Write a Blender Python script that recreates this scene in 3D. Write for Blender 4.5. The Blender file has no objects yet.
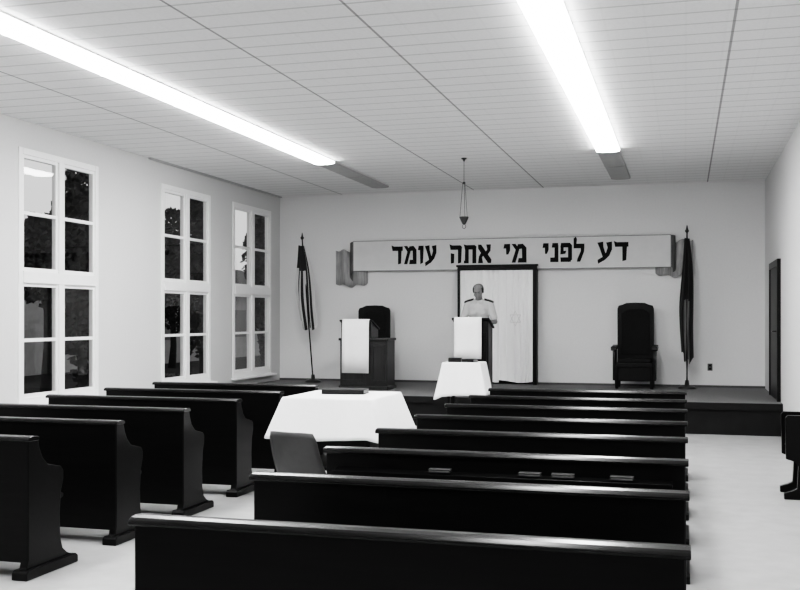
import bpy, bmesh, math, random
from mathutils import Vector, Matrix
random.seed(7)
R = math.radians
sc = bpy.context.scene
C = sc.collection
PI = math.pi
EYE = 1.62; CEIL = 3.92; XL = -7.4; XR = 1.29; YB = 17.9; PZ = 0.45; PY = 14.7
TH = R(15.7); F = 1013.0
def ray(px, Y):
    a = (px-400)/F
    zc = Y/(math.cos(TH)+a*math.sin(TH))
    return zc*(a*math.cos(TH)-math.sin(TH)), zc
# ------------------------------------------------------------------ materials
def grey(v): return (v, v, v, 1)
def mat(name, v, rough=.6, noise=0.0, nscale=8.0, bump=0.0, spec=.5, metal=0.0, stretch=None):
    m = bpy.data.materials.new(name); m.use_nodes = True
    nt = m.node_tree; b = nt.nodes['Principled BSDF']
    b.inputs['Roughness'].default_value = rough
    b.inputs['Specular IOR Level'].default_value = spec
    b.inputs['Metallic'].default_value = metal
    tc = nt.nodes.new('ShaderNodeTexCoord')
    mp = nt.nodes.new('ShaderNodeMapping')
    if stretch: mp.inputs['Scale'].default_value = stretch
    nt.links.new(tc.outputs['Object'], mp.inputs['Vector'])
    n = nt.nodes.new('ShaderNodeTexNoise'); n.inputs['Scale'].default_value = nscale; n.inputs['Detail'].default_value = 5
    nt.links.new(mp.outputs['Vector'], n.inputs['Vector'])
    r = nt.nodes.new('ShaderNodeMapRange')
    r.inputs['From Min'].default_value = .25; r.inputs['From Max'].default_value = .75
    r.inputs['To Min'].default_value = v*(1-noise); r.inputs['To Max'].default_value = v*(1+noise)
    nt.links.new(n.outputs['Fac'], r.inputs['Value'])
    nt.links.new(r.outputs['Result'], b.inputs['Base Color'])
    if bump:
        bp = nt.nodes.new('ShaderNodeBump'); bp.inputs['Strength'].default_value = bump; bp.inputs['Distance'].default_value = .01
        nt.links.new(n.outputs['Fac'], bp.inputs['Height']); nt.links.new(bp.outputs['Normal'], b.inputs['Normal'])
    return m
M = {}
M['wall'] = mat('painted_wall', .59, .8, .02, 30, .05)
M['wallb'] = mat('brightened_back_wall', .76, .8, .02, 30, .05)  # wall colour lightened to balance the weaker light on the far wall
M['floor'] = mat('linoleum_floor', .39, .40, .12, 5)
M['wood'] = mat('dark_pew_wood', .0035, .30, .4, 3, 0, .16, 0, (1, 12, 12))
M['rail'] = mat('polished_rail_wood', .005, .22, .4, 3, 0, .28, 0, (1, 12, 12))
M['wood2'] = mat('dark_furniture_wood', .006, .4, .4, 4, 0, .18, 0, (8, 8, 1))
M['wood3'] = mat('mid_brown_pulpit_wood', .020, .4, .35, 4, 0, .3, 0, (8, 8, 1))
M['cloth'] = mat('white_cloth', .86, .9, .02, 20, .08)
M['curtain'] = mat('white_curtain', .96, .9, .01, 15)
M['sash'] = mat('white_window_paint', .80, .5, .02, 10)
M['shell'] = mat('grey_plastic', .038, .45, .1, 20)
M['metal'] = mat('chrome', .5, .25, .05, 10, 0, .5, .9)
M['brass'] = mat('dark_brass', .06, .35, .1, 10, 0, .5, .8)
M['book'] = mat('dark_book_cover', .01, .6, .2, 20, 0, .2)
M['bookgrey'] = mat('grey_book_cover', .05, .6, .2, 20, 0, .3)
M['paper'] = mat('paper', .18, .8, .05, 60)
M['band'] = mat('scroll_paint', .66, .75, .04, 6)
M['tail'] = mat('scroll_tail_shaded', .34, .75, .3, 7, 0, .4, 0, (5, 5, .6))  # shading of the curled tails put into a darker, streaked colour
M['roll'] = mat('scroll_roll_shaded', .10, .75, .3, 7, 0, .4, 0, (5, 5, .6))  # shade inside the end rolls painted as a still darker tone
M['edge'] = mat('scroll_edge_paint', .20, .7, .1, 6)
M['ink'] = mat('black_letter_paint', .004, .7, .1, 10, 0, .2)
M['emblem'] = mat('pale_embroidery', .72, .8, .05, 20)
M['skin'] = mat('skin', .18, .55, .05, 30)
M['hair'] = mat('hair', .008, .7, .3, 60)
M['eye'] = mat('eye_white', .10, .3)
M['pupil'] = mat('pupil', .006, .3)
M['shirt'] = mat('uniform_shirt', .44, .85, .03, 14, .5)
M['trous'] = mat('uniform_trousers', .04, .85, .1, 20)
M['black'] = mat('black_felt', .007, .8, .2, 30)
M['carpet'] = mat('platform_carpet', .13, .95, .2, 60, .2)
M['pfront'] = mat('platform_front_wood', .009, .6, .3, 5, 0, .2)
M['base'] = mat('baseboard_paint', .07, .5, .1, 8)
M['cove'] = mat('cove_paint', .40, .7, .05, 8)
M['house'] = mat('house_plaster', .24, .9, .15, 3)
M['roof'] = mat('house_roof', .04, .9, .2, 6)
M['dglass'] = mat('dark_house_glass', .015, .3, .1, 3)
M['ground'] = mat('night_ground', .022, .95, .4, 1, 0, .1)
M['bark'] = mat('tree_bark', .012, .9, .3, 10)
M['leaf'] = mat('tree_leaves', .014, .8, .5, 5, 0, .2)
M['housing'] = mat('fixture_enamel', .62, .5, .03, 10)
M['dimdiff'] = mat('unlit_diffuser', .34, .5, .06, 6)
M['cushion'] = mat('dark_upholstery', .009, .8, .3, 30, 0, .2)
# emission diffuser
def emis(name, s):
    m = bpy.data.materials.new(name); m.use_nodes = True; nt = m.node_tree; nt.nodes.clear()
    o = nt.nodes.new('ShaderNodeOutputMaterial'); e = nt.nodes.new('ShaderNodeEmission'); e.inputs['Strength'].default_value = s
    nt.links.new(e.outputs[0], o.inputs[0]); return m
M['lit'] = emis('lit_diffuser', 38)
# glass
def glass():
    m = bpy.data.materials.new('window_glass'); m.use_nodes = True; nt = m.node_tree; nt.nodes.clear()
    o = nt.nodes.new('ShaderNodeOutputMaterial'); mx = nt.nodes.new('ShaderNodeMixShader')
    t = nt.nodes.new('ShaderNodeBsdfTransparent'); t.inputs[0].default_value = grey(.8)
    g = nt.nodes.new('ShaderNodeBsdfGlossy'); g.inputs['Roughness'].default_value = .03
    f = nt.nodes.new('ShaderNodeFresnel'); f.inputs[0].default_value = 1.6
    nt.links.new(f.outputs[0], mx.inputs[0]); nt.links.new(t.outputs[0], mx.inputs[1]); nt.links.new(g.outputs[0], mx.inputs[2])
    nt.links.new(mx.outputs[0], o.inputs[0]); return m
M['glass'] = glass()
# ceiling with panel joints
def ceiling_mat():
    m = bpy.data.materials.new('ceiling_tiles'); m.use_nodes = True; nt = m.node_tree; b = nt.nodes['Principled BSDF']
    b.inputs['Roughness'].default_value = .85
    L = nt.links.new
    tc = nt.nodes.new('ShaderNodeTexCoord'); sp = nt.nodes.new('ShaderNodeSeparateXYZ'); L(tc.outputs['Object'], sp.inputs[0])
    def math_(op, a, bb=None, c=None):
        n = nt.nodes.new('ShaderNodeMath'); n.operation = op
        for i, v in enumerate((a, bb, c)):
            if v is None: continue
            if isinstance(v, (int, float)): n.inputs[i].default_value = v
            else: L(v, n.inputs[i])
        return n.outputs[0]
    strong = None
    for x0 in (-6.15, -3.65, -2.4, .37):
        d = math_('LESS_THAN', math_('ABSOLUTE', math_('SUBTRACT', sp.outputs['X'], x0)), .011)
        strong = d if strong is None else math_('MAXIMUM', strong, d)
    fy = math_('LESS_THAN', math_('FRACT', math_('MULTIPLY', sp.outputs['Y'], 1/.305)), .09)
    fx = math_('LESS_THAN', math_('FRACT', math_('MULTIPLY', sp.outputs['X'], 1/.305)), .06)
    n = nt.nodes.new('ShaderNodeTexNoise'); n.inputs['Scale'].default_value = 45; L(tc.outputs['Object'], n.inputs['Vector'])
    base = math_('ADD', .72, math_('MULTIPLY', n.outputs['Fac'], .12))
    base = math_('MULTIPLY', base, math_('SUBTRACT', 1, math_('MULTIPLY', fy, .30)))
    base = math_('MULTIPLY', base, math_('SUBTRACT', 1, math_('MULTIPLY', fx, .03)))
    base = math_('MULTIPLY', base, math_('SUBTRACT', 1, math_('MULTIPLY', strong, .6)))
    L(base, b.inputs['Base Color']); return m
M['ceil'] = ceiling_mat()
# striped flag by UV
def flag_mat(name, lo, hi, canton):
    m = bpy.data.materials.new(name); m.use_nodes = True; nt = m.node_tree; b = nt.nodes['Principled BSDF']
    L = nt.links.new; b.inputs['Roughness'].default_value = .85
    tc = nt.nodes.new('ShaderNodeTexCoord'); sp = nt.nodes.new('ShaderNodeSeparateXYZ'); L(tc.outputs['UV'], sp.inputs[0])
    def math_(op, a, bb=0.0):
        n = nt.nodes.new('ShaderNodeMath'); n.operation = op
        for i, v in enumerate((a, bb)):
            if isinstance(v, (int, float)): n.inputs[i].default_value = v
            else: L(v, n.inputs[i])
        return n.outputs[0]
    if canton:
        st = math_('LESS_THAN', math_('FRACT', math_('MULTIPLY', sp.outputs['Y'], 6.5)), .5)
        can = math_('MULTIPLY', math_('LESS_THAN', sp.outputs['X'], .3), math_('GREATER_THAN', sp.outputs['Y'], .46))
        st = math_('MULTIPLY', st, math_('SUBTRACT', 1, can))
    else:
        st = math_('MULTIPLY', math_('GREATER_THAN', sp.outputs['X'], .5), math_('LESS_THAN', math_('ABSOLUTE', math_('SUBTRACT', sp.outputs['Y'], .45)), .2))
    L(math_('ADD', lo, math_('MULTIPLY', st, hi)), b.inputs['Base Color']); return m
M['flag'] = flag_mat('striped_flag_cloth', .02, .48, True)
M['flagdark'] = flag_mat('dark_flag_cloth', .03, .20, False)
# ------------------------------------------------------------------ mesh helpers
def box(bm, x0, x1, y0, y1, z0, z1):
    v = [bm.verts.new(p) for p in ((x0,y0,z0),(x1,y0,z0),(x1,y1,z0),(x0,y1,z0),(x0,y0,z1),(x1,y0,z1),(x1,y1,z1),(x0,y1,z1))]
    for f in ((3,2,1,0),(4,5,6,7),(0,1,5,4),(1,2,6,5),(2,3,7,6),(3,0,4,7)): bm.faces.new([v[i] for i in f])
def prism(bm, pts, a, b, axis='x'):
    def P(u, w, t): return (t,u,w) if axis == 'x' else ((u,t,w) if axis == 'y' else (u,w,t))
    A = [bm.verts.new(P(u,w,a)) for u, w in pts]; B = [bm.verts.new(P(u,w,b)) for u, w in pts]
    n = len(pts); fs = [bm.faces.new(A), bm.faces.new(B[::-1])]
    for i in range(n): fs.append(bm.faces.new((A[i], B[i], B[(i+1)%n], A[(i+1)%n])))
    return fs
def tube(bm, pts, rad, n=8, cap=True):
    pts = [Vector(p) for p in pts]
    if not isinstance(rad, (list, tuple)): rad = [rad]*len(pts)
    rings = []; u = None
    for i, p in enumerate(pts):
        d = (pts[min(i+1, len(pts)-1)]-pts[max(i-1, 0)]).normalized()
        if u is None: u = d.orthogonal().normalized()
        else: u = (u-d*u.dot(d)).normalized()
        w = d.cross(u)
        rings.append([bm.verts.new(p+(u*math.cos(2*PI*k/n)+w*math.sin(2*PI*k/n))*rad[i]) for k in range(n)])
    for a, b in zip(rings, rings[1:]):
        for k in range(n): bm.faces.new((a[k], a[(k+1)%n], b[(k+1)%n], b[k]))
    if cap: bm.faces.new(rings[0][::-1]); bm.faces.new(rings[-1])
def lathe(bm, prof, n=20, c=(0,0,0)):
    rings = [[bm.verts.new((c[0]+r*math.cos(2*PI*k/n), c[1]+r*math.sin(2*PI*k/n), c[2]+z)) for k in range(n)] for r, z in prof]
    for a, b in zip(rings, rings[1:]):
        for k in range(n): bm.faces.new((a[k], a[(k+1)%n], b[(k+1)%n], b[k]))
    bm.faces.new(rings[0][::-1]); bm.faces.new(rings[-1])
def ellip(bm, c, s, rot=None, n=20):
    m = Matrix.Translation(Vector(c)) @ (rot or Matrix.Identity(4)) @ Matrix.Diagonal((s[0], s[1], s[2], 1))
    return bmesh.ops.create_uvsphere(bm, u_segments=n, v_segments=max(8, n*2//3), radius=1, matrix=m)['verts']
def capsule(bm, p0, p1, r0, r1, n=14):
    p0 = Vector(p0); p1 = Vector(p1)
    ellip(bm, p0, (r0,)*3, None, n); ellip(bm, p1, (r1,)*3, None, n); tube(bm, [p0, p1], [r0, r1], n)
def inflate(pts, d):
    n = len(pts); area = sum(pts[i][0]*pts[(i+1)%n][1]-pts[(i+1)%n][0]*pts[i][1] for i in range(n)); sg = 1 if area > 0 else -1
    out = []
    for i in range(n):
        p, q, r = Vector(pts[i-1]), Vector(pts[i]), Vector(pts[(i+1)%n])
        e1 = (q-p).normalized(); e2 = (r-q).normalized()
        n1 = Vector((e1.y, -e1.x))*sg; n2 = Vector((e2.y, -e2.x))*sg
        m = n1+n2; k = max(.45, 1+n1.dot(n2)); out.append(tuple(q+m*(d/k)))
    return out
def obj(name, bm, m, parent=None, bevel=0, smooth=False, loc=(0,0,0), rot=(0,0,0), seg=2):
    bmesh.ops.recalc_face_normals(bm, faces=bm.faces[:])
    me = bpy.data.meshes.new(name); bm.to_mesh(me); bm.free()
    o = bpy.data.objects.new(name, me); C.objects.link(o); me.materials.append(m)
    o.location = loc; o.rotation_euler = rot
    if parent: o.parent = parent
    if bevel:
        b = o.modifiers.new('bevel', 'BEVEL'); b.width = bevel; b.segments = seg; b.limit_method = 'ANGLE'
    if smooth:
        for p in me.polygons: p.use_smooth = True
    return o
NB = bmesh.new
def tag(o, label, cat, group=None):
    o['label'] = label; o['category'] = cat
    if group: o['group'] = group
    return o
def thing(name, label, cat, loc, rz=0, group=None):
    o = bpy.data.objects.new(name, None); C.objects.link(o); o.location = loc; o.rotation_euler = (0,0,rz)
    o.empty_display_size = .1
    return tag(o, label, cat, group)
def dup(root, loc, label, rz=0, group=None):
    r = root.copy(); C.objects.link(r); r.location = loc; r.rotation_euler = (0,0,rz); r['label'] = label
    if group: r['group'] = group
    for ch in list(root.children):
        c = ch.copy(); C.objects.link(c); c.parent = r
        for g in list(ch.children):
            d = g.copy(); C.objects.link(d); d.parent = c
    return r
def struct(name, bm, m, parent=None, bevel=0):
    o = obj(name, bm, m, parent, bevel)
    if not parent: o['kind'] = 'structure'
    return o
ORD = ['first','second','third','fourth','fifth','sixth','seventh','eighth','ninth']
# ------------------------------------------------------------------ room shell
YR = -2.0; WT = .10
b = NB(); box(b, XL-WT, XR+.2, YR-.2, YB+.2, -.15, 0); struct('floor', b, M['floor'])
b = NB(); box(b, XL-WT, XR+.2, YR-.2, YB+.2, CEIL, CEIL+.15); struct('ceiling', b, M['ceil'])
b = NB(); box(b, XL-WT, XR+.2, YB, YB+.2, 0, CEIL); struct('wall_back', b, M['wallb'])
b = NB(); box(b, XL-WT, XR+.2, YR-.2, YR, 0, CEIL); struct('wall_rear', b, M['wall'])
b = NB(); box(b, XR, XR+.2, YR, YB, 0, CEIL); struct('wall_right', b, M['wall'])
WZ0, WZ1 = .60, 3.60
wins = [(10.05, 11.70), (13.36, 14.96), (15.80, 17.45)]
b = NB(); y = YR
for a, c in wins:
    box(b, XL-WT, XL, y, a, 0, CEIL); box(b, XL-WT, XL, a, c, 0, WZ0); box(b, XL-WT, XL, a, c, WZ1, CEIL); y = c
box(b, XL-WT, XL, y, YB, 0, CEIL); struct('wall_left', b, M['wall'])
for i, (a, c) in enumerate(wins):
    w = bpy.data.objects.new('window_%d' % (i+1), None); C.objects.link(w); w['kind'] = 'structure'
    w.location = (XL-.035, (a+c)/2, WZ0); hw = (c-a)/2; H = WZ1-WZ0
    b = NB()
    for s in (-1, 1): box(b, -.05, .05, s*hw if s < 0 else hw-.075, -hw+.075 if s < 0 else hw, 0, H)
    box(b, -.05, .05, -hw+.075, hw-.075, 0, .09); box(b, -.05, .05, -hw+.075, hw-.075, H-.075, H)
    box(b, -.049, .06, -.055, .055, .09, H-.075); box(b, -.05, .062, -hw+.075, hw-.075, 1.43, 1.57)
    obj('window_frame', b, M['sash'], w, .006)
    b = NB()
    for s in (-1, 1):
        y0, y1 = (-hw+.075, -.055) if s < 0 else (.055, hw-.075)
        for z0, z1 in ((.09, 1.43), (1.57, H-.075)):      # sash borders and one glazing bar each
            zm = z0+(z1-z0)*.5
            box(b, -.01, .035, y0, y0+.035, z0, z1); box(b, -.01, .035, y1-.035, y1, z0, z1)
            box(b, -.01, .035, y0+.035, y1-.035, z0, z0+.04); box(b, -.01, .035, y0+.035, y1-.035, z1-.04, z1)
            box(b, -.008, .032, y0+.035, y1-.035, zm-.02, zm+.02)
    obj('window_sash', b, M['sash'], w)
    b = NB()
    v = [b.verts.new(p) for p in ((.018,-hw+.08,.1),(.018,hw-.08,.1),(.018,hw-.08,H-.08),(.018,-hw+.08,H-.08))]; b.faces.new(v)
    obj('pane', b, M['glass'], w)
    b = NB(); box(b, .036, .15, -hw-.05, hw+.05, -.035, .0); obj('window_sill', b, M['sash'], w, .008)
b = NB(); prism(b, [(XL, CEIL), (XL+.05, CEIL), (XL+.04, CEIL-.02), (XL+.0, CEIL-.025)], 13.0, YB, 'y'); struct('trim_1', b, M['cove'])
b = NB(); box(b, XL, XR, YB-.02, YB, PZ, PZ+.035); struct('baseboard_back', b, M['base'])
b = NB(); box(b, XR-.018, XR, YR, PY-.01, 0, .09); struct('baseboard_right', b, M['base'])
b = NB(); box(b, XL, XL+.018, YR, PY-.01, 0, .09); struct('baseboard_left', b, M['base'])
# door in the right wall
d = bpy.data.objects.new('door_1', None); C.objects.link(d); d['kind'] = 'structure'; d.location = (XR, 15.75, PZ)
b = NB(); box(b, -.035, 0, -.62, .62, 0, 1.9)
obj('door_panel', b, M['wood2'], d, .004)
b = NB(); box(b, -.05, 0, -.72, -.62, 0, 2.0); box(b, -.05, 0, .62, .72, 0, 2.0); box(b, -.05, 0, -.62, .62, 1.9, 2.0); obj('door_frame', b, M['wood2'], d, .004)
b = NB(); tube(b, [(-.035,-.52,.98), (-.085,-.52,.98), (-.09,-.40,.98)], .012); obj('door_handle', b, M['brass'], d, smooth=True)
# platform
p = thing('platform', 'low raised platform with dark front edge across the end of the hall', 'platform', (0, PY, 0))
b = NB(); box(b, XL+.002, XR-.002, .0, YB-PY-.002, PZ-.04, PZ); obj('deck', b, M['carpet'], p)
b = NB(); box(b, XL+.002, XR-.002, .03, .06, 0, PZ-.04); box(b, XL+.002, XR-.002, -.01, .03, PZ-.1, PZ-.004); obj('front_panel', b, M['pfront'], p)
# ------------------------------------------------------------------ lights
def fixture(lit, label):
    t = thing('ceiling_light', label, 'ceiling light', (0,0,CEIL), 0, 'fluorescent ceiling fixtures')
    b = NB(); box(b, -.154, .154, -.70, .70, -.023, 0); obj('housing', b, M['housing'], t, .003)
    b = NB()
    prism(b, [(-.156,-.022), (.156,-.022), (.147,-.045), (.06,-.054), (-.06,-.054), (-.147,-.045)], -.685, .685, 'y')
    obj('diffuser', b, M['lit'] if lit else M['dimdiff'], t)
    for s in (-1, 1):
        b = NB(); prism(b, [(-.158,-.022), (.158,-.022), (.15,-.048), (.065,-.058), (-.065,-.058), (-.15,-.048)], s*.685, s*.70, 'y'); obj('end_cap', b, M['lit'] if lit else M['dimdiff'], t)
    return t
src = {}
for side, X in (('left', -5.07), ('right', -1.0)):
    for k in range(9):
        Y = 13.25-1.41*k
        lab = 'lit fluorescent fixture in the %s ceiling row, %s from the unlit ones' % (side, ORD[k])
        if 1 not in src: src[1] = fixture(True, lab); src[1].location = (X, Y, CEIL)
        else: dup(src[1], (X, Y, CEIL), lab)
    for k in range(2):
        Y = 14.66+1.41*k
        lab = 'unlit grey fixture at the end of the %s ceiling row, %s' % (side, ('next to the lit tubes', 'closest to the back wall')[k])
        if 0 not in src: src[0] = fixture(False, lab); src[0].location = (X, Y, CEIL)
        else: dup(src[0], (X, Y, CEIL), lab)
# ------------------------------------------------------------------ pews
PEWEND = [(-.06,0),(.44,0),(.44,.055),(.38,.08),(.33,.12),(.305,.20),(.30,.36),(.315,.50),(.34,.57),(.34,.625),(.315,.655),(.25,.67),(.17,.69),(.115,.74),(.085,.80),(.07,.855),(-.03,.855),(-.03,.12),(-.045,.075),(-.06,.055)]
BENCHEND = [(-.03,0),(.36,0),(.36,.055),(.30,.075),(.25,.10),(.24,.30),(.27,.34),(.345,.36),(.35,.73),(.33,.75),(.06,.75),(.05,.855),(-.03,.855),(-.03,.1)]
def make_pew(L, label, name='pew', ds=1.0, prof=PEWEND):
    t = thing(name, label, 'pew' if name == 'pew' else 'bench', (0,0,0))
    h = L/2
    for s in (-1, 1):
        b = NB(); x0 = s*h; prism(b, prof, x0-s*.055, x0, 'x'); e = obj('end_panel', b, M['wood'], t, .005)
        if name == 'pew':
            xc = x0-s*.0275; b = NB(); prism(b, [(-.085,0),(.465,0),(.465,.045),(.44,.062),(-.065,.062),(-.085,.045)], xc-.055, xc+.055, 'x'); obj('foot', b, M['wood'], e, .006)
    i = h-.055
    b = NB(); prism(b, [(-.034,.10),(-.008,.10),(.0,.43),(.02,.853),(-.034,.853)], -i-.05, i+.05) if name == 'pew' else prism(b, [(-.03,.10),(.0,.10),(.0,.853),(-.03,.853)], -i, i)
    obj('backrest', b, M['wood'], t, .002)
    b = NB(); prism(b, [(-.05,.853),(.06,.853),(.068,.862),(.064,.874),(.048,.882),(.0,.886),(-.035,.882),(-.05,.874),(-.056,.864)], -h-.015, h+.015); obj('top_rail', b, M['rail'], t, .004)
    b = NB(); prism(b, [(.0,.415),(.40*ds,.43),(.42*ds,.44),(.42*ds,.46),(.39*ds,.468),(.0,.448)], -i, i); obj('seat', b, M['wood'], t, .004)
    b = NB(); box(b, -i, i, .26*ds, .285*ds, .33, .424); box(b, -i, i, .20*ds, .225*ds, .10, .18); obj('stretcher', b, M['wood'], t, .003)
    return t
PL = 1.97
RP = [3.38, 4.46, 5.47, 6.48, 7.49, 8.50, 9.50, 10.5]
rl = ['dark wooden pew nearest the camera across the bottom of the photo'] + ['dark wooden pew in the right-hand block, %s from the front of the photo' % ORD[k] for k in range(1, 7)] + ['dark wooden pew in the right-hand block, farthest from camera']
pew0 = make_pew(PL, rl[0]); pew0.location = (-.98, RP[0], 0); pew0['group'] = 'right-hand pews'
for k in range(1, 8):
    q = dup(pew0, (-.98, RP[k], 0), rl[k], 0, 'right-hand pews')
    if k == 2:
        b = NB(); prism(b, [(-.135,.745),(-.034,.76),(-.034,.775),(-.122,.76),(-.122,.77),(-.135,.77)], -.92, .92); obj('book_rack', b, M['wood'], q, .002)
LP = [5.45+1.01*k for k in range(6)]
ll = ['dark wooden pew at the left edge of the photo, nearest of the window block'] + ['dark wooden pew in the left block by the windows, %s from the camera' % ORD[k] for k in range(1, 5)] + ['dark wooden pew in the left block by the windows, farthest away']
for k in range(6): dup(pew0, (-4.90, LP[k], 0), ll[k], 0, 'left-hand pews by the windows')
bn = make_pew(.46, 'short dark wooden bench against the right wall, cut by the photo edge', 'wall_bench', .76, BENCHEND); bn.location = (1.215, 9.86, 0); bn.rotation_euler = (0,0,PI/2)
# ------------------------------------------------------------------ books
def make_book(name, label, loc, rz, w, dd, h, m, group=None):
    t = thing(name, label, 'book', loc, rz, group)
    b = NB(); box(b, -w/2, w/2, -dd/2, dd/2, 0, .005); box(b, -w/2, w/2, -dd/2, dd/2, h-.005, h); box(b, -w/2, -w/2+.006, -dd/2, dd/2, .005, h-.005); obj('cover', b, m, t, .0015)
    b = NB(); box(b, -w/2+.006, w/2-.006, -dd/2+.005, dd/2-.005, .005, h-.005); obj('pages', b, M['paper'], t)
    return t
for i, (px, lab) in enumerate(((440,'small book lying leftmost in the rack behind the third pew'), (530,'small book in the third pew rack, left of the middle pair'), (563,'small book in the third pew rack, right of the middle pair'), (622,'small book lying rightmost in the rack behind the third pew'))):
    x, _ = ray(px, RP[2]-.08)
    make_book('book', lab, (x, RP[2]-.081, .778), .03*(-1)**i, .12, .06, .018, M['bookgrey'], 'small books in the third pew rack')
# ------------------------------------------------------------------ draped cloths and tables
def rrect(hx, hy, r, ne=14, nc=7):
    out = []
    for (cx, cy, a0) in ((hx-r, hy-r, 0), (-hx+r, hy-r, 90), (-hx+r, -hy+r, 180), (hx-r, -hy+r, 270)):
        for k in range(nc+1):
            a = R(a0+90*k/nc); out.append((cx+r*math.cos(a), cy+r*math.sin(a), math.cos(a), math.sin(a), 1-abs(k/nc-.5)*2))
    res = []
    for i, p in enumerate(out):
        res.append(p); q = out[(i+1) % len(out)]
        if (i % (nc+1)) == nc:
            for k in range(1, ne): f = k/ne; res.append((p[0]+(q[0]-p[0])*f, p[1]+(q[1]-p[1])*f, p[2], p[3], 0))
    return res
def drape(name, label, loc, hx, hy, ztop, zhem, flare, amp, cdrop, group=None, seed=0):
    rnd = random.Random(seed); P = rrect(hx, hy, .012); n = len(P); b = NB()
    ph = rnd.random()*6
    def ring(t):
        out = []
        for i, (x, y, nx, ny, cn) in enumerate(P):
            w = amp*t*(math.sin(i*.62+ph)+.5*math.sin(i*1.13+2*ph))
            o = flare*t + w + .006 + cn*flare*.45*t
            z = ztop-(ztop-zhem+cdrop*cn+.012*math.sin(i*.35+ph))*t
            out.append(b.verts.new((x+nx*o, y+ny*o, z)))
        return out
    inner = [b.verts.new((x*.97, y*.97, ztop+.004)) for x, y, *_ in P]
    b.faces.new(inner)
    rings = [inner, [b.verts.new((x, y, ztop+.003)) for x, y, *_ in P]] + [ring(t) for t in (.02, .06, .15, .3, .45, .6, .75, .9, 1)]
    for A, B in zip(rings, rings[1:]):
        for k in range(n): b.faces.new((A[k], A[(k+1)%n], B[(k+1)%n], B[k]))
    o = obj(name, b, M['cloth'], None, 0, True, loc)
    for pl in o.data.polygons:
        if abs(pl.normal.z) > .9: pl.use_smooth = False
    s = o.modifiers.new('thickness', 'SOLIDIFY'); s.thickness = .003; s.offset = 1
    return tag(o, label, 'tablecloth', group)
def make_table(name, label, loc, hx, hy, ztop):
    t = thing(name, label, 'table', loc)
    b = NB(); box(b, -hx, hx, -hy, hy, ztop-.03, ztop); obj('tabletop', b, M['wood2'], t, .004)
    b = NB()
    for s in (-1, 1): box(b, -hx+.06, hx-.06, s*(hy-.05)-.01, s*(hy-.05)+.01, ztop-.45, ztop-.03); box(b, s*(hx-.05)-.01, s*(hx-.05)+.01, -hy+.06, hy-.06, ztop-.45, ztop-.03)
    obj('apron', b, M['wood2'], t)
    for sx in (-1, 1):
        for sy in (-1, 1):
            b = NB(); tube(b, [(sx*(hx-.05), sy*(hy-.05), 0), (sx*(hx-.05), sy*(hy-.05), ztop-.03)], [.022, .035], 4); obj('leg', b, M['wood2'], t, .003)
    b = NB(); box(b, -hx+.06, hx-.06, -hy+.05, hy-.05, .32, .35); obj('shelf', b, M['wood2'], t, .003)
    return t
TX, TY = -2.915, 8.52
make_table('reading_table', 'dark reading table under a white cloth in the central aisle', (TX, TY, 0), .40, .44, .935)
drape('tablecloth', 'large white cloth draped over the reading table in the central aisle', (TX, TY, 0), .402, .442, .936, .60, .12, .014, .02, seed=3)
make_book('book', 'large dark book lying on the white cloth of the aisle table', (-2.93, 8.62, .945), R(97), .27, .38, .04, M['book'])
SX, SY = -2.96, 13.85
make_table('reading_stand', 'small dark stand under a white cloth in front of the platform', (SX, SY, 0), .24, .20, 1.0)
drape('tablecloth', 'small white cloth draped over the stand in front of the lectern', (SX, SY, 0), .262, .22, 1.001, .55, .09, .014, .05, seed=5)
make_book('book', 'dark book on the small white-draped stand, left one of two', (SX-.12, 13.80, 1.01), R(98), .20, .18, .055, M['book'])
make_book('book', 'dark book on the small white-draped stand, right one of two', (SX+.09, 13.80, 1.01), R(82), .20, .17, .04, M['book'])
# ------------------------------------------------------------------ plastic chair in the aisle
ch = thing('shell_chair', 'grey plastic shell chair standing before the draped aisle table', 'chair', (-2.64, 7.0, 0), R(-14))
b = NB(); NU, NV = 13, 19; g = []
for j in range(NV):
    v = j/(NV-1); row = []
    for i in range(NU):
        u = i/(NU-1)*2-1
        if v < .45:  # seat
            f = v/.45; y = .24-.40*f; z = .45-.02*math.sin(PI*f)+.015*abs(u)**2; hw = .20+.01*f; x = u*hw
            if f < .12: z -= (.12-f)*.25
        else:
            f = (v-.45)/.55; y = -.16-.12*f-.035*math.sin(PI*min(1, f*1.4)/2); z = .45+.36*f**1.15; hw = .225-.025*f
            if f > .85: hw *= math.sqrt(max(.05, 1-((f-.85)/.15)**2*.16))
            x = u*hw; y += .06*abs(u)**2.2
            if f > .8: z -= .008*abs(u)**4
        row.append(b.verts.new((x, y, z)))
    g.append(row)
for j in range(NV-1):
    for i in range(NU-1): b.faces.new((g[j][i], g[j][i+1], g[j+1][i+1], g[j+1][i]))
o = obj('shell', b, M['shell'], ch, 0, True); s = o.modifiers.new('thickness', 'SOLIDIFY'); s.thickness = .008; s.offset = 0
for sx in (-1, 1):
    for sy, y0 in ((1, .2), (-1, -.16)):
        b = NB(); tube(b, [(sx*.12, y0*.55, .425), (sx*.16, y0*.85, .415), (sx*.18, y0*1.0, .38), (sx*.21, y0*1.15, .008)], .011, 10); obj('leg', b, M['metal'], ch, 0, True)
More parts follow.
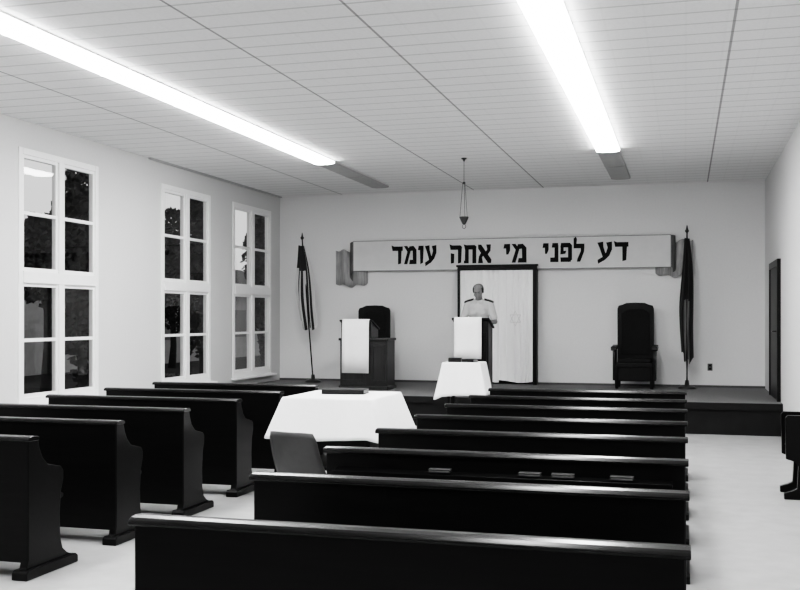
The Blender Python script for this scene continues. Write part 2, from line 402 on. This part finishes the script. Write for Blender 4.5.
# ------------------------------------------------------------------ lectern and pulpit
def ribbon(b, path, x0, x1, nx=9, wave=.006, seed=1):
    g = []
    L = len(path)
    for j, (y, z) in enumerate(path):
        row = []
        for i in range(nx):
            f = i/(nx-1); row.append(b.verts.new((x0+(x1-x0)*f, y-wave*(j/(L-1))*(1+math.sin(f*9+seed)), z)))
        g.append(row)
    for j in range(L-1):
        for i in range(nx-1): b.faces.new((g[j][i], g[j][i+1], g[j+1][i+1], g[j+1][i]))
LX, LY = -3.17, 15.5
t = thing('lectern', 'dark wooden lectern with white cover in front of the reading man', 'lectern', (LX, LY, PZ))
b = NB(); prism(b, [(-.18,.06),(.18,.06),(.18,1.0),(-.18,1.125)], -.27, .27); obj('body', b, M['wood2'], t, .006)
b = NB(); box(b, -.30, .30, -.21, .21, 0, .06); obj('plinth', b, M['wood2'], t, .01)
b = NB(); prism(b, [(-.22,1.145),(.22,1.005),(.22,1.035),(-.22,1.175)], -.295, .295); obj('slanted_top', b, M['wood2'], t, .006)
b = NB(); box(b, .20, .24, -.195, -.18, .15, .95); box(b, -.24, -.20, -.195, -.18, .15, .95); box(b, -.20, .20, -.195, -.18, .15, .19); box(b, -.20, .20, -.195, -.18, .91, .95); obj('front_moulding', b, M['wood2'], t, .003)
def zs(yl): return 1.105-.318*yl
b = NB(); ribbon(b, [(.0, zs(0)+.008), (-.12, zs(-.12)+.007), (-.215, zs(-.215)+.009), (-.232, 1.165), (-.236, 1.05), (-.238, .85), (-.240, .7), (-.242, .54)], -.255, .175)
o = obj('lectern_cover', b, M['cloth'], None, 0, True, (LX, LY, PZ)); s = o.modifiers.new('thickness', 'SOLIDIFY'); s.thickness = .003; s.offset = 0
tag(o, 'white cloth cover hanging over the front of the central lectern', 'cloth')
GX, GY = -5.05, 16.0
t = thing('pulpit', 'wide dark wooden pulpit with white cover left of the scene', 'pulpit', (GX, GY, PZ))
b = NB(); box(b, -.41, .40, -.22, .22, .06, .80); obj('body', b, M['wood3'], t, .006)
b = NB(); box(b, -.43, .42, -.25, .25, 0, .06); obj('plinth', b, M['wood3'], t, .01)
b = NB(); box(b, -.43, .42, -.25, .25, .80, .84); obj('top_board', b, M['wood3'], t, .008)
b = NB()
for x0, x1 in ((-.38, -.02), (.13, .37)):
    box(b, x0, x1, -.235, -.22, .12, .16); box(b, x0, x1, -.235, -.22, .70, .74); box(b, x0, x0+.04, -.235, -.22, .16, .70); box(b, x1-.04, x1, -.235, -.22, .16, .70)
obj('front_moulding', b, M['wood3'], t, .003)
b = NB(); prism(b, [(-.20,.84),(.20,.84),(.20,.98),(-.20,1.11)], -.40, .12); obj('reading_desk', b, M['wood3'], t, .006)
b = NB(); prism(b, [(-.225,1.118),(.225,.972),(.225,.997),(-.225,1.143)], -.42, .145); obj('slanted_top', b, M['wood3'], t, .006)
b = NB(); ribbon(b, [(.0, 1.082), (-.12, 1.12), (-.22, 1.151), (-.245, 1.14), (-.262, 1.0), (-.265, .85), (-.268, .6), (-.272, .27)], -.36, .10, 9, .006, 3)
o = obj('pulpit_cover', b, M['cloth'], None, 0, True, (GX, GY, PZ)); s = o.modifiers.new('thickness', 'SOLIDIFY'); s.thickness = .003; s.offset = 0
tag(o, 'long white cloth cover hanging down the front of the left pulpit', 'cloth')
# ------------------------------------------------------------------ thrones
def throne(label, loc, w, H, rz=0):
    t = thing('high_backed_chair', label, 'chair', loc, rz, 'high-backed chairs on the platform')
    h = w/2
    b = NB()
    top = [(-h+.03, .10), (h-.03, .10), (h-.03, H-.10), (h-.05, H-.05), (h-.11, H-.035), (.15, H-.005), (0, H), (-.15, H-.005), (-h+.11, H-.035), (-h+.05, H-.05), (-h+.03, H-.10)]
    prism(b, top, .24, .29, 'y'); bk = obj('backrest', b, M['wood2'], t, .01)
    b = NB(); prism(b, [(-h+.10, .55), (h-.10, .55), (h-.10, H-.18), (.12, H-.11), (-.12, H-.11), (-h+.10, H-.18)], .22, .245, 'y'); obj('back_cushion', b, M['cushion'], bk, .012, False, seg=3)
    b = NB(); box(b, -h+.03, h-.03, -.26, .24, .36, .43); st = obj('seat', b, M['wood2'], t, .008)
    b = NB(); box(b, -h+.06, h-.06, -.25, .21, .43, .50); obj('seat_cushion', b, M['cushion'], st, .02, seg=3)
    for s in (-1, 1):
        b = NB(); prism(b, [(-.28,.64),(-.27,.70),(.0,.70),(.24,.72),(.24,.66),(.0,.65),(-.24,.63)], s*h-.045, s*h+.045, 'x'); obj('armrest', b, M['wood2'], t, .008)
        b = NB(); prism(b, [(-.25,.14),(.24,.14),(.24,.66),(-.22,.64),(-.25,.5)], s*(h-.005)-.02, s*(h-.005)+.02, 'x'); obj('side_panel', b, M['wood2'], t, .006)
        b = NB(); tube(b, [(s*(h-.05),-.22,.003), (s*(h-.045),-.22,.2), (s*(h-.05),-.22,.37)], [.028,.036,.036], 8); obj('leg', b, M['wood2'], t, .003)
        b = NB(); box(b, s*(h-.05)-.03, s*(h-.05)+.03, .24, .29, .003, .12); obj('leg', b, M['wood2'], t, .003)
    b = NB(); box(b, -h+.05, h-.05, -.235, -.205, .14, .37); obj('apron', b, M['wood2'], t, .004)
    return t
throne('tall dark chair against the back wall right of the curtain', (-.80, 17.3, PZ), .66, 1.43)
throne('tall dark chair standing behind the left pulpit, its top showing', (-5.42, 17.3, PZ), .66, 1.40)
# ------------------------------------------------------------------ ark with curtain
AX = -3.20; hw = .71; AH = 2.13
t = thing('ark_frame', 'dark wooden frame around the white curtain on the back wall', 'frame', (AX, YB, PZ))
b = NB(); box(b, -hw, -hw+.035, -.20, -.022, 0, AH-.11); obj('jamb', b, M['wood2'], t, .006)
b = NB(); box(b, hw-.07, hw, -.20, -.022, 0, AH-.11); obj('jamb', b, M['wood2'], t, .006)
b = NB(); box(b, -hw, hw, -.21, -.14, AH-.11, AH-.05); box(b, -hw-.02, hw+.02, -.22, -.14, AH-.05, AH-.015); obj('lintel', b, M['wood2'], t, .005)
b = NB(); box(b, -hw+.035, hw-.07, -.03, -.021, .0, AH-.11); obj('back_board', b, M['wood2'], t)
b = NB(); tube(b, [(-hw+.035,-.115,AH-.125), (hw-.07,-.115,AH-.125)], .012, 10); obj('curtain_rod', b, M['brass'], t, 0, True)
def curtain_panel(b, x0, x1, folds, ph, yo=0):
    nx, nz = 160, 14; g = []
    for j in range(nz):
        f = j/(nz-1); row = []
        for i in range(nx):
            u = i/(nx-1); zb = .05+.02*math.sin(u*5+ph); zt = AH-.115; z = zt+(zb-zt)*f
            uu = u*folds*PI+ph+.35*math.sin(f*2.2+ph)+.9*math.sin(u*6+ph)
            row.append(b.verts.new((x0+(x1-x0)*u, -.158+yo-.034*abs(math.sin(uu))**.8*(.75+.25*f), z)))
        g.append(row)
    for j in range(nz-1):
        for i in range(nx-1): b.faces.new((g[j][i], g[j][i+1], g[j+1][i+1], g[j+1][i]))
b = NB(); curtain_panel(b, -hw+.04, .03, 6, 0); curtain_panel(b, .02, hw-.075, 6, 1.4, -.003)
cu = obj('curtain', b, M['curtain'], None, 0, True, (AX, YB, PZ)); tag(cu, 'white pleated curtain with faint emblem hanging inside the dark frame', 'curtain')
b = NB()
for k in (0, 1):
    pts = [(.33+.11*math.cos(R(90+180*k+120*i)), 1.16+.13*math.sin(R(90+180*k+120*i))) for i in range(3)]
    for i in range(3): (x0,z0),(x1,z1) = pts[i], pts[(i+1)%3]; tube(b, [(x0,-.198,z0), (x1,-.198,z1)], .005, 6)
o = obj('embroidered_star', b, M['emblem'], cu); o['label'] = 'faint six-pointed star outline'
# ------------------------------------------------------------------ wall scroll with Hebrew lettering
sx0, _ = ray(355, YB); sx1, _ = ray(671, YB); Z0, Z1 = 2.485, 3.035
t = thing('scroll_banner', 'long pale scroll with Hebrew lettering and curled ends on the back wall', 'banner', ((sx0+sx1)/2, YB, (Z0+Z1)/2))
cx = (sx0+sx1)/2; hl = (sx1-sx0)/2; hz = (Z1-Z0)/2
BY = -.105
b = NB(); box(b, -hl, hl, BY, BY+.018, -hz, hz); obj('band', b, M['band'], t)
b = NB()
for s in (-1, 1): box(b, -hl, hl, BY-.003, BY+.0005, s*hz-.006, s*hz+.006); box(b, s*hl-.006, s*hl+.006, BY-.003, BY+.0005, -hz+.006, hz-.006)
obj('border_line', b, M['edge'], t)
for s in (-1, 1):
    drop = -.22 if s < 0 else -.10
    b = NB(); g = []      # fold rolling back behind the band
    for k in range(13):
        a = R(-90+180*k/12); x = s*(hl+.075*math.cos(a)); yy = BY/2-.005+(-BY/2-.008)*math.sin(a)
        g.append([b.verts.new((x, yy, -hz+drop*k/12)), b.verts.new((x, yy, hz+drop*.3*k/12))])
    for A, B in zip(g, g[1:]): b.faces.new((A[0], B[0], B[1], A[1]))
    o = obj('scroll_fold', b, M['roll'], t, 0, True)
    b = NB(); g = []      # tail hanging lower, in vertical folds
    N = 60
    for k in range(N+1):
        f = k/N; x = s*(hl-.26+f*.62); yy = -.047+.038*math.sin(f*15+.6)
        dz = drop-.06*math.sin(f*PI); w = -.025*math.sin(f*15)
        g.append([b.verts.new((x, yy, -hz+dz+w)), b.verts.new((x, yy, dz)), b.verts.new((x, yy, hz+dz*.55+w-.02))])
    for A, B in zip(g, g[1:]):
        b.faces.new((A[0], B[0], B[1], A[1])); b.faces.new((A[1], B[1], B[2], A[2]))
    o = obj('scroll_tail', b, M['tail'], t, 0, True); md = o.modifiers.new('thickness', 'SOLIDIFY'); md.thickness = .006
GL = {
 'dalet': (.74, [[(0,1.04),(.06,.78),(.74,.78),(.74,.98),(.14,.98)], [(.46,0),(.62,.04),(.66,.80),(.46,.80)]]),
 'ayin': (.74, [[(.48,.98),(.74,1.02),(.74,.62),(.60,.30),(.38,.08),(.02,-.12),(.0,.04),(.28,.20),(.46,.42),(.56,.72)], [(.0,.98),(.26,1.02),(.27,.76),(.42,.30),(.28,.22),(.12,.70)]]),
 'lamed': (.64, [[(.0,.74),(.0,1.24),(.10,1.32),(.16,1.22),(.13,.98),(.10,.74)], [(.0,.74),(.64,.74),(.64,.94),(.0,.94)], [(.46,.80),(.64,.80),(.62,.54),(.38,.0),(.22,.0),(.24,.12),(.46,.55)]]),
 'pe': (.70, [[(0,.80),(.04,1.0),(.58,1.0),(.70,.88),(.66,.80)], [(.50,.0),(.70,.1),(.70,.88),(.50,.88)], [(.02,.0),(.62,.0),(.66,.2),(0,.2)], [(.0,.44),(.16,.48),(.16,.86),(.02,.86)], [(.0,.42),(.28,.45),(.32,.56),(.02,.54)]]),
 'nun': (.50, [[(.10,.80),(.14,1.0),(.46,1.0),(.46,.80)], [(.28,.1),(.48,.1),(.48,.88),(.28,.88)], [(0,0),(.48,0),(.48,.2),(0,.2)]]),
 'yod': (.34, [[(0,.80),(.04,1.0),(.34,1.0),(.34,.80)], [(.16,.46),(.24,.46),(.34,.66),(.34,.85),(.14,.85)]]),
 'mem': (.82, [[(.26,.74),(.36,.98),(.62,1.0),(.80,.82),(.60,.78)], [(.62,.1),(.82,.1),(.82,.78),(.74,.88),(.60,.80)], [(.36,0),(.82,0),(.82,.2),(.40,.2)], [(0,0),(.17,0),(.40,.74),(.28,.84)], [(.0,1.0),(.18,1.0),(.36,.76),(.26,.66)]]),
 'alef': (.82, [[(0,1.0),(.16,1.0),(.82,.16),(.80,0),(.64,0),(.0,.80)], [(.54,1.0),(.78,1.0),(.76,.68),(.56,.44),(.46,.56),(.60,.74)], [(0,0),(.26,0),(.24,.12),(.20,.30),(.36,.50),(.24,.62),(.05,.34)]]),
 'tav': (.80, [[(.02,1.02),(.08,.78),(.76,.78),(.80,.90),(.70,.98),(.16,.98)], [(.58,0),(.78,.0),(.78,.82),(.58,.82)], [(.08,.0),(.28,.0),(.28,.82),(.10,.82)], [(.02,0),(.24,0),(.24,.09),(.02,.11)]]),
 'he': (.78, [[(0,1.04),(.06,.78),(.74,.78),(.78,.90),(.68,.98),(.14,.98)], [(.56,0),(.72,.04),(.76,.82),(.56,.82)], [(.08,0),(.24,.02),(.26,.50),(.08,.54)]]),
 'vav': (.34, [[(0,.80),(.04,1.0),(.34,1.0),(.34,.80)], [(.16,0),(.30,.06),(.34,.85),(.14,.85)]]),
}
words = [(598,628,['dalet','ayin']), (543,584,['lamed','pe','nun','yod']), (504,526,['mem','yod']), (450,491,['alef','tav','he']), (392,436,['ayin','vav','mem','dalet'])]
LH = .315
for p0, p1, let in words:
    a, _ = ray(p0, YB-.11); c, _ = ray(p1, YB-.11)
    order = let[::-1]; gap = .16
    tot = sum(GL[l][0] for l in order)+gap*(len(order)-1); s = (c-a)/tot; x = a
    for l in order:
        w, polys = GL[l]; b = NB()
        for q, pl in enumerate(polys): prism(b, [(x-cx+u*s, -LH/2+.005+v*LH) for u, v in inflate(pl, .026)], BY-.008-.0006*q, BY-.0002, 'y')
        obj('letter', b, M['ink'], t); x += (w+gap)*s
# ------------------------------------------------------------------ hanging lamp
lx, _ = ray(464, 14.27)
t = thing('hanging_lamp', 'small hanging sanctuary lamp on thin chains below the ceiling', 'lamp', (lx, 14.27, CEIL))
b = NB(); lathe(b, [(.04,0),(.04,-.012),(.018,-.025),(.010,-.05)], 16); b2 = obj('ceiling_hook', b, M['brass'], t, 0, True)
b = NB(); tube(b, [(0,0,-.05), (0,0,-.36)], .004); lathe(b, [(.010,-.34),(.022,-.352),(.024,-.365),(.006,-.375)], 16); obj('chain_crown', b, M['brass'], t, 0, True)
for k in range(3):
    a = R(90+120*k); b = NB(); tube(b, [(.020*math.cos(a), .020*math.sin(a), -.362), (.040*math.cos(a), .040*math.sin(a), -.60), (.062*math.cos(a), .062*math.sin(a), -.85)], .004, 6); obj('chain', b, M['brass'], t)
b = NB(); lathe(b, [(.006,-.955),(.022,-.95),(.034,-.93),(.052,-.89),(.068,-.855),(.068,-.845),(.060,-.845),(.045,-.87)], 20); obj('lamp_bowl', b, M['brass'], t, 0, True)
b = NB(); tube(b, [(.026*math.cos(R(a)), 0, -.984+.030*math.sin(R(a))) for a in range(0, 361, 20)], .004, 8); obj('ring', b, M['brass'], t, 0, True)
# ------------------------------------------------------------------ flags
def flagstand(label, loc, H, lean, mname, ftop, flen, wid, rz=0):
    t = thing('flag_stand', label, 'flag', loc, rz, 'flags flanking the platform')
    b = NB(); lathe(b, [(.15,0),(.15,.02),(.11,.045),(.04,.06),(.03,.14),(.022,.14)], 24); obj('base', b, M['brass'], t, 0, True)
    b = NB(); tube(b, [(0,0,.05), (lean, 0, H)], .013, 10); obj('pole', b, M['wood2'], t, 0, True)
    b = NB(); lathe(b, [(.012,0),(.03,.02),(.034,.04),(.02,.06),(.006,.13)], 14, (lean, 0, H)); obj('finial', b, M['brass'], t, 0, True)
    b = NB(); nx, nz = 60, 24; g = []; uvl = b.loops.layers.uv.new('UVMap'); uvs = {}
    nf = 2.0 if lean else 2.5
    for j in range(nz):
        f = j/(nz-1); z = ftop-flen*f; row = []
        xw = wid*(.35+.65*math.sin(min(1, f*1.5)*PI/2))*(1-.35*max(0, f-.6)); xp = lean*z/H
        for i in range(nx):
            u = i/(nx-1); fold = u*nf*2*PI
            x = xp-.5*xw+xw*(u+.06*math.sin(fold))+.012*math.sin(f*7)
            y = -.03+.06*math.sin(fold+f*1.3)*(.4+.6*f)-.012
            zz = z-(.10*u*(1-u)*4+.10*u)*(f*.9+.1)+.04*f*math.sin(fold)
            v = b.verts.new((x, y, zz)); uvs[v] = (f, 1-u); row.append(v)
        g.append(row)
    for j in range(nz-1):
        for i in range(nx-1):
            fc = b.faces.new((g[j][i], g[j][i+1], g[j+1][i+1], g[j+1][i]))
            for lp in fc.loops: lp[uvl].uv = uvs[lp.vert]
    obj('flag_cloth', b, M[mname], t, 0, True)
    return t
fx, _ = ray(313, 17.35)
flagstand('dark striped flag on a leaning pole in the left corner beside the windows', (fx, 17.35, PZ), 2.60, -.21, 'flag', 2.50, 1.38, .38)
fx, _ = ray(687, 17.45)
flagstand('dark flag with one paler patch hanging right of the wall scroll', (fx, 17.45, PZ), 2.58, 0, 'flagdark', 2.50, 1.90, .23)
# ------------------------------------------------------------------ outlet
ox, _ = ray(710, YB)
t = thing('wall_outlet', 'small wall outlet low on the back wall near the right flag', 'outlet', (ox, YB, .79))
b = NB(); box(b, -.04, .04, -.008, -.0005, -.06, .06); obj('cover_plate', b, M['base'], t, .002)
b = NB(); box(b, -.018, .018, -.011, -.008, .012, .042); box(b, -.018, .018, -.011, -.008, -.042, -.012); obj('socket', b, M['ink'], t)
# ------------------------------------------------------------------ person
mx, _ = ray(479, 16.05)
PXm, PYm = mx, 16.05
t = thing('person', 'balding man in white short-sleeved uniform shirt reading behind the lectern', 'person', (PXm, PYm, PZ))
hc = Vector((0, -.062, 1.597)); HR = Matrix.Rotation(R(26), 4, 'X'); HM = Matrix.Translation(hc) @ HR
def hp(x, y, z): return HM @ Vector((x, y, z))
def hel(b, c, s, n=20): return ellip(b, hp(*c), s, HR, n)
dx = LX-PXm
b = NB()
ellip(b, (0,.01,.95), (.155,.11,.13)); ellip(b, (0,.005,1.12), (.14,.10,.20)); ellip(b, (0,0,1.28), (.160,.11,.18))
capsule(b, (-.15,.005,1.385), (.15,.005,1.385), .050, .050); capsule(b, (0,.015,1.40), (0,-.03,1.54), .058, .055)
# head: skull, face, jaw, cheeks, brow, nose, lips, ears
hel(b, (0,.012,.025), (.077,.096,.093)); hel(b, (0,-.026,-.030), (.066,.070,.080)); hel(b, (0,-.045,-.075), (.048,.046,.040)); hel(b, (0,-.068,-.098), (.024,.020,.018))
hel(b, (0,-.080,.030), (.050,.014,.012)); hel(b, (0,-.096,-.012), (.010,.014,.030)); hel(b, (0,-.104,-.034), (.015,.014,.010)); hel(b, (0,-.088,-.062), (.024,.008,.005)); hel(b, (0,-.086,-.072), (.020,.009,.006))
for s in (-1, 1):
    hel(b, (s*.079,.012,-.008), (.010,.020,.032)); hel(b, (s*.040,-.066,-.030), (.024,.020,.024)); hel(b, (s*.031,-.079,.010), (.017,.012,.011))
arms = {}
for s in (-1, 1):
    sh = Vector((s*.187,.005,1.375)); el = Vector((s*.265,-.02,1.11)); ws = Vector((dx+s*.165,-.262,1.085))
    arms[s] = (sh, el, ws)
    capsule(b, sh, el, .047, .039); capsule(b, el, ws, .040, .027)
    yp = LY+.20-PYm
    pc = Vector((dx+s*.155, yp, zs(.20)+.030)); capsule(b, ws, pc, .026, .022)
    ellip(b, pc+Vector((0,-.015,.002)), (.040,.048,.016), Matrix.Rotation(R(-17), 4, 'X'))
    for q, (ox_, ln) in enumerate(((-.030,.066), (-.010,.076), (.010,.070), (.028,.054))):
        x = pc.x+s*(ox_)*1.0; y0 = yp-.045; pts = []
        for e, f in enumerate((0, .5, 1)):
            yy = y0-ln*f; zz = zs(yy+PYm-LY)+.016+(.010 if e == 1 else 0.002); pts.append(Vector((x+s*ox_*.25*f, yy, zz)))
        capsule(b, pc+Vector((s*ox_*.8, -.03, .0)), pts[0], .011, .0105, 8); capsule(b, pts[0], pts[1], .0105, .0095, 8); capsule(b, pts[1], pts[2], .0095, .0085, 8)
    th0 = pc+Vector((-s*.030,.0,0)); th1 = Vector((pc.x-s*.062, yp-.035, zs(yp-.035+PYm-LY)+.018)); th2 = Vector((pc.x-s*.066, yp-.068, zs(yp-.068+PYm-LY)+.015))
    capsule(b, th0, th1, .013, .012, 8); capsule(b, th1, th2, .012, .010, 8)
    capsule(b, (s*.085,.01,.90), (s*.095,-.005,.48), .082, .055); capsule(b, (s*.095,-.005,.48), (s*.10,.025,.085), .054, .038)
    capsule(b, (s*.10,.035,.045), (s*.115,-.15,.035), .036, .028)
body = obj('body', b, M['skin'], t, 0, True)
md = body.modifiers.new('remesh', 'REMESH'); md.mode = 'VOXEL'; md.voxel_size = .0055; md.use_smooth_shade = True
md = body.modifiers.new('smooth', 'SMOOTH'); md.factor = .5; md.iterations = 3
def cloth(name, b, m, vox=.009, it=5):
    o = obj(name, b, m, t, 0, True); md = o.modifiers.new('remesh', 'REMESH'); md.mode = 'VOXEL'; md.voxel_size = vox; md.use_smooth_shade = True
    md = o.modifiers.new('smooth', 'SMOOTH'); md.factor = .5; md.iterations = it; return o
b = NB()
ellip(b, (0,.005,1.0), (.172,.126,.10)); ellip(b, (0,.005,1.12), (.166,.120,.20)); ellip(b, (0,0,1.28), (.188,.126,.175))
capsule(b, (-.155,.005,1.383), (.155,.005,1.383), .062, .062); capsule(b, (0,.012,1.41), (0,.004,1.452), .080, .066)
for s in (-1, 1):
    sh, el, ws = arms[s]; e2 = sh.lerp(el, .74); capsule(b, sh, e2, .060, .060); capsule(b, (s*.05,.008,1.425), (s*.17,.005,1.392), .052, .056)
cloth('shirt', b, M['shirt'])
b = NB()
for s in (-1, 1):   # open collar leaves
    prism(b, [(s*.005,1.415), (s*.075,1.462), (s*.082,1.43), (s*.05,1.38)], -.094, -.084, 'y')
obj('collar', b, M['shirt'], t, .003)
for s in (-1, 1):
    b = NB(); g = []      # shoulder board following the slope of the shoulder
    for x, hw_, z in ((.09,.034,1.482), (.125,.040,1.472), (.17,.046,1.461), (.21,.046,1.445), (.234,.040,1.434)):
        g.append([b.verts.new((s*x, .0-hw_, z-.022)), b.verts.new((s*x, .0-hw_*.5, z)), b.verts.new((s*x, .0+hw_*.5, z)), b.verts.new((s*x, .0+hw_, z-.022))])
    for A, B in zip(g, g[1:]):
        for k in range(3): b.faces.new((A[k], A[k+1], B[k+1], B[k]))
    o = obj('epaulette', b, M['black'], t, 0, True); md = o.modifiers.new('thickness', 'SOLIDIFY'); md.thickness = .012; md.offset = 0
    b = NB(); prism(b, [(s*.038,1.325),(s*.118,1.325),(s*.118,1.235),(s*.078,1.222),(s*.038,1.235)], -.124, -.108, 'y'); prism(b, [(s*.036,1.328),(s*.120,1.328),(s*.120,1.305),(s*.078,1.292),(s*.036,1.305)], -.127, -.118, 'y'); obj('shirt_pocket', b, M['shirt'], t, .003)
b = NB(); ellip(b, (0,.01,.95), (.168,.122,.125))
for s in (-1, 1):
    capsule(b, (s*.085,.01,.90), (s*.095,-.005,.48), .094, .072); capsule(b, (s*.095,-.005,.48), (s*.10,.02,.10), .071, .062)
cloth('trousers', b, M['trous'])
for s in (-1, 1):
    b = NB(); capsule(b, (s*.10,.045,.046), (s*.115,-.16,.038), .045, .036); box(b, s*.107-.035, s*.107+.035, -.18, .08, .0, .02); cloth('shoe', b, M['ink'], .006, 3)
# hair: a smooth band round the back and sides, bald crown
b = NB(); g = []; NA, NZ = 48, 10
for i in range(NA+1):
    a = R(-28+236*i/NA)          # from one temple round the back to the other
    fr = max(0, -math.sin(a)); bk = max(0, math.sin(a))
    zt = .068+.025*bk; zb = -.018-.055*min(1, bk*1.6)+.03*fr
    row = []
    for j in range(NZ+1):
        z = zb+(zt-zb)*j/NZ; q = (z-.025)/.098; rr = math.sqrt(max(.02, 1-q*q))
        row.append(b.verts.new(hp(.0835*rr*math.cos(a), .012+.1015*rr*math.sin(a), z)))
    g.append(row)
for A, B in zip(g, g[1:]):
    for j in range(NZ): b.faces.new((A[j], B[j], B[j+1], A[j+1]))
o = obj('hair', b, M['hair'], t, 0, True); md = o.modifiers.new('thickness', 'SOLIDIFY'); md.thickness = .012; md.offset = 0
for s in (-1, 1):
    b = NB(); hel(b, (s*.031,-.0875,.004), (.011,.0055,.0040), 12); e = obj('eye', b, M['eye'], t, 0, True)
    b = NB(); hel(b, (s*.031,-.0915,.0025), (.0045,.003,.0035), 10); obj('pupil', b, M['pupil'], e, 0, True)
    b = NB(); capsule(b, hp(s*.016,-.0915,.028), hp(s*.045,-.083,.029), .005, .004, 8); obj('eyebrow', b, M['hair'], t, 0, True)
# ------------------------------------------------------------------ outdoors
b = NB(); box(b, -90, XL-WT-.01, -10, 90, -.5, -.3); struct('ground', b, M['ground'])
def tree(name, label, x, y, rx, z0, z1, n, leaf, seed, group='dark trees outside the windows'):
    rnd = random.Random(seed); t = thing(name, label, 'tree', (x, y, -.3), 0, group)
    b = NB(); tube(b, [(0,0,0), (.05,.03,z0*.6), (0,0,(z0+z1)/2+.3)], [.16, .12, .06], 8)
    for k in range(5):
        a = k*1.3; zb = z0*.8+k*.25; tube(b, [(0,0,zb), (rx*.6*math.cos(a), rx*.6*math.sin(a), zb+.7)], [.06,.02], 6)
    obj('trunk', b, M['bark'], t, 0, True)
    b = NB()
    for i in range(n):
        while True:
            q = Vector((rnd.uniform(-1,1), rnd.uniform(-1,1), rnd.uniform(-1,1)))
            if .3 < q.length < 1: break
        k = 1+.3*math.sin(q.x*5+seed)*math.cos(q.z*7+seed)
        c = Vector((q.x*rx*k, q.y*rx*k, (z0+z1)/2+.3+q.z*k*(z1-z0)/2)); u = Vector((rnd.gauss(0,1), rnd.gauss(0,1), rnd.gauss(0,1))).normalized(); w = u.orthogonal()*leaf*.5; u = u*leaf
        b.faces.new([b.verts.new(c+u), b.verts.new(c+w), b.verts.new(c-u), b.verts.new(c-w)])
    obj('foliage', b, M['leaf'], t)
def at(px, X):
    a = (px-400)/F; zc = X/(a*math.cos(TH)-math.sin(TH)); return zc*(math.cos(TH)+a*math.sin(TH))
tree('tree', 'dark narrow tree seen through the right half of the nearest window', -14, at(80, -14), .62, .4, 5.6, 4500, .10, 1)
tree('tree', 'dark tall tree seen through the right half of the middle window', -14, at(201, -14), .58, .4, 6.6, 4500, .10, 2)
tree('tree', 'dark tree seen through the right half of the farthest window', -14, at(262, -14), .54, .4, 6.9, 4500, .10, 3)
tree('tree', 'round-topped dark tree seen through the left half of the middle window', -19, at(172, -19), 1.0, 1.4, 5.6, 4500, .11, 4)
tree('tree', 'low bushy tree seen through the left half of the nearest window', -16, at(46, -16), .75, 2.0, 4.4, 3000, .10, 5)
hs = thing('house', 'low pale house with dark roof seen through the windows', 'house', (-24, 36, -.3))
b = NB(); box(b, -3, 3, -14, 16, 0, 3.1); obj('wall', b, M['house'], hs)
b = NB(); prism(b, [(-3.4,3.1), (3.4,3.1), (0,4.6)], -14.4, 16.4, 'y'); obj('roof', b, M['roof'], hs)
for k in range(8):
    b = NB(); y0 = -12.5+3.6*k; box(b, 3.0, 3.05, y0, y0+1.2, 1.0, 2.3); obj('house_window', b, M['dglass'], hs)
# ------------------------------------------------------------------ world, camera
w = bpy.data.worlds.new('dusk'); sc.world = w; w.use_nodes = True
bg = w.node_tree.nodes['Background']; bg.inputs[0].default_value = grey(1); bg.inputs[1].default_value = 1.0
cam = bpy.data.cameras.new('camera'); co = bpy.data.objects.new('camera', cam); C.objects.link(co)
co.location = (0, 0, EYE); co.rotation_euler = (PI/2, 0, TH); cam.sensor_width = 36; cam.lens = 36*F/800; cam.shift_y = 23/800
cam.clip_start = .05; cam.clip_end = 300
sc.camera = co
sc.view_settings.view_transform = 'Filmic'
for lk in ('High Contrast', 'Filmic - High Contrast', 'Medium High Contrast'):
    try:
        sc.view_settings.look = lk; break
    except Exception as e: print(e)
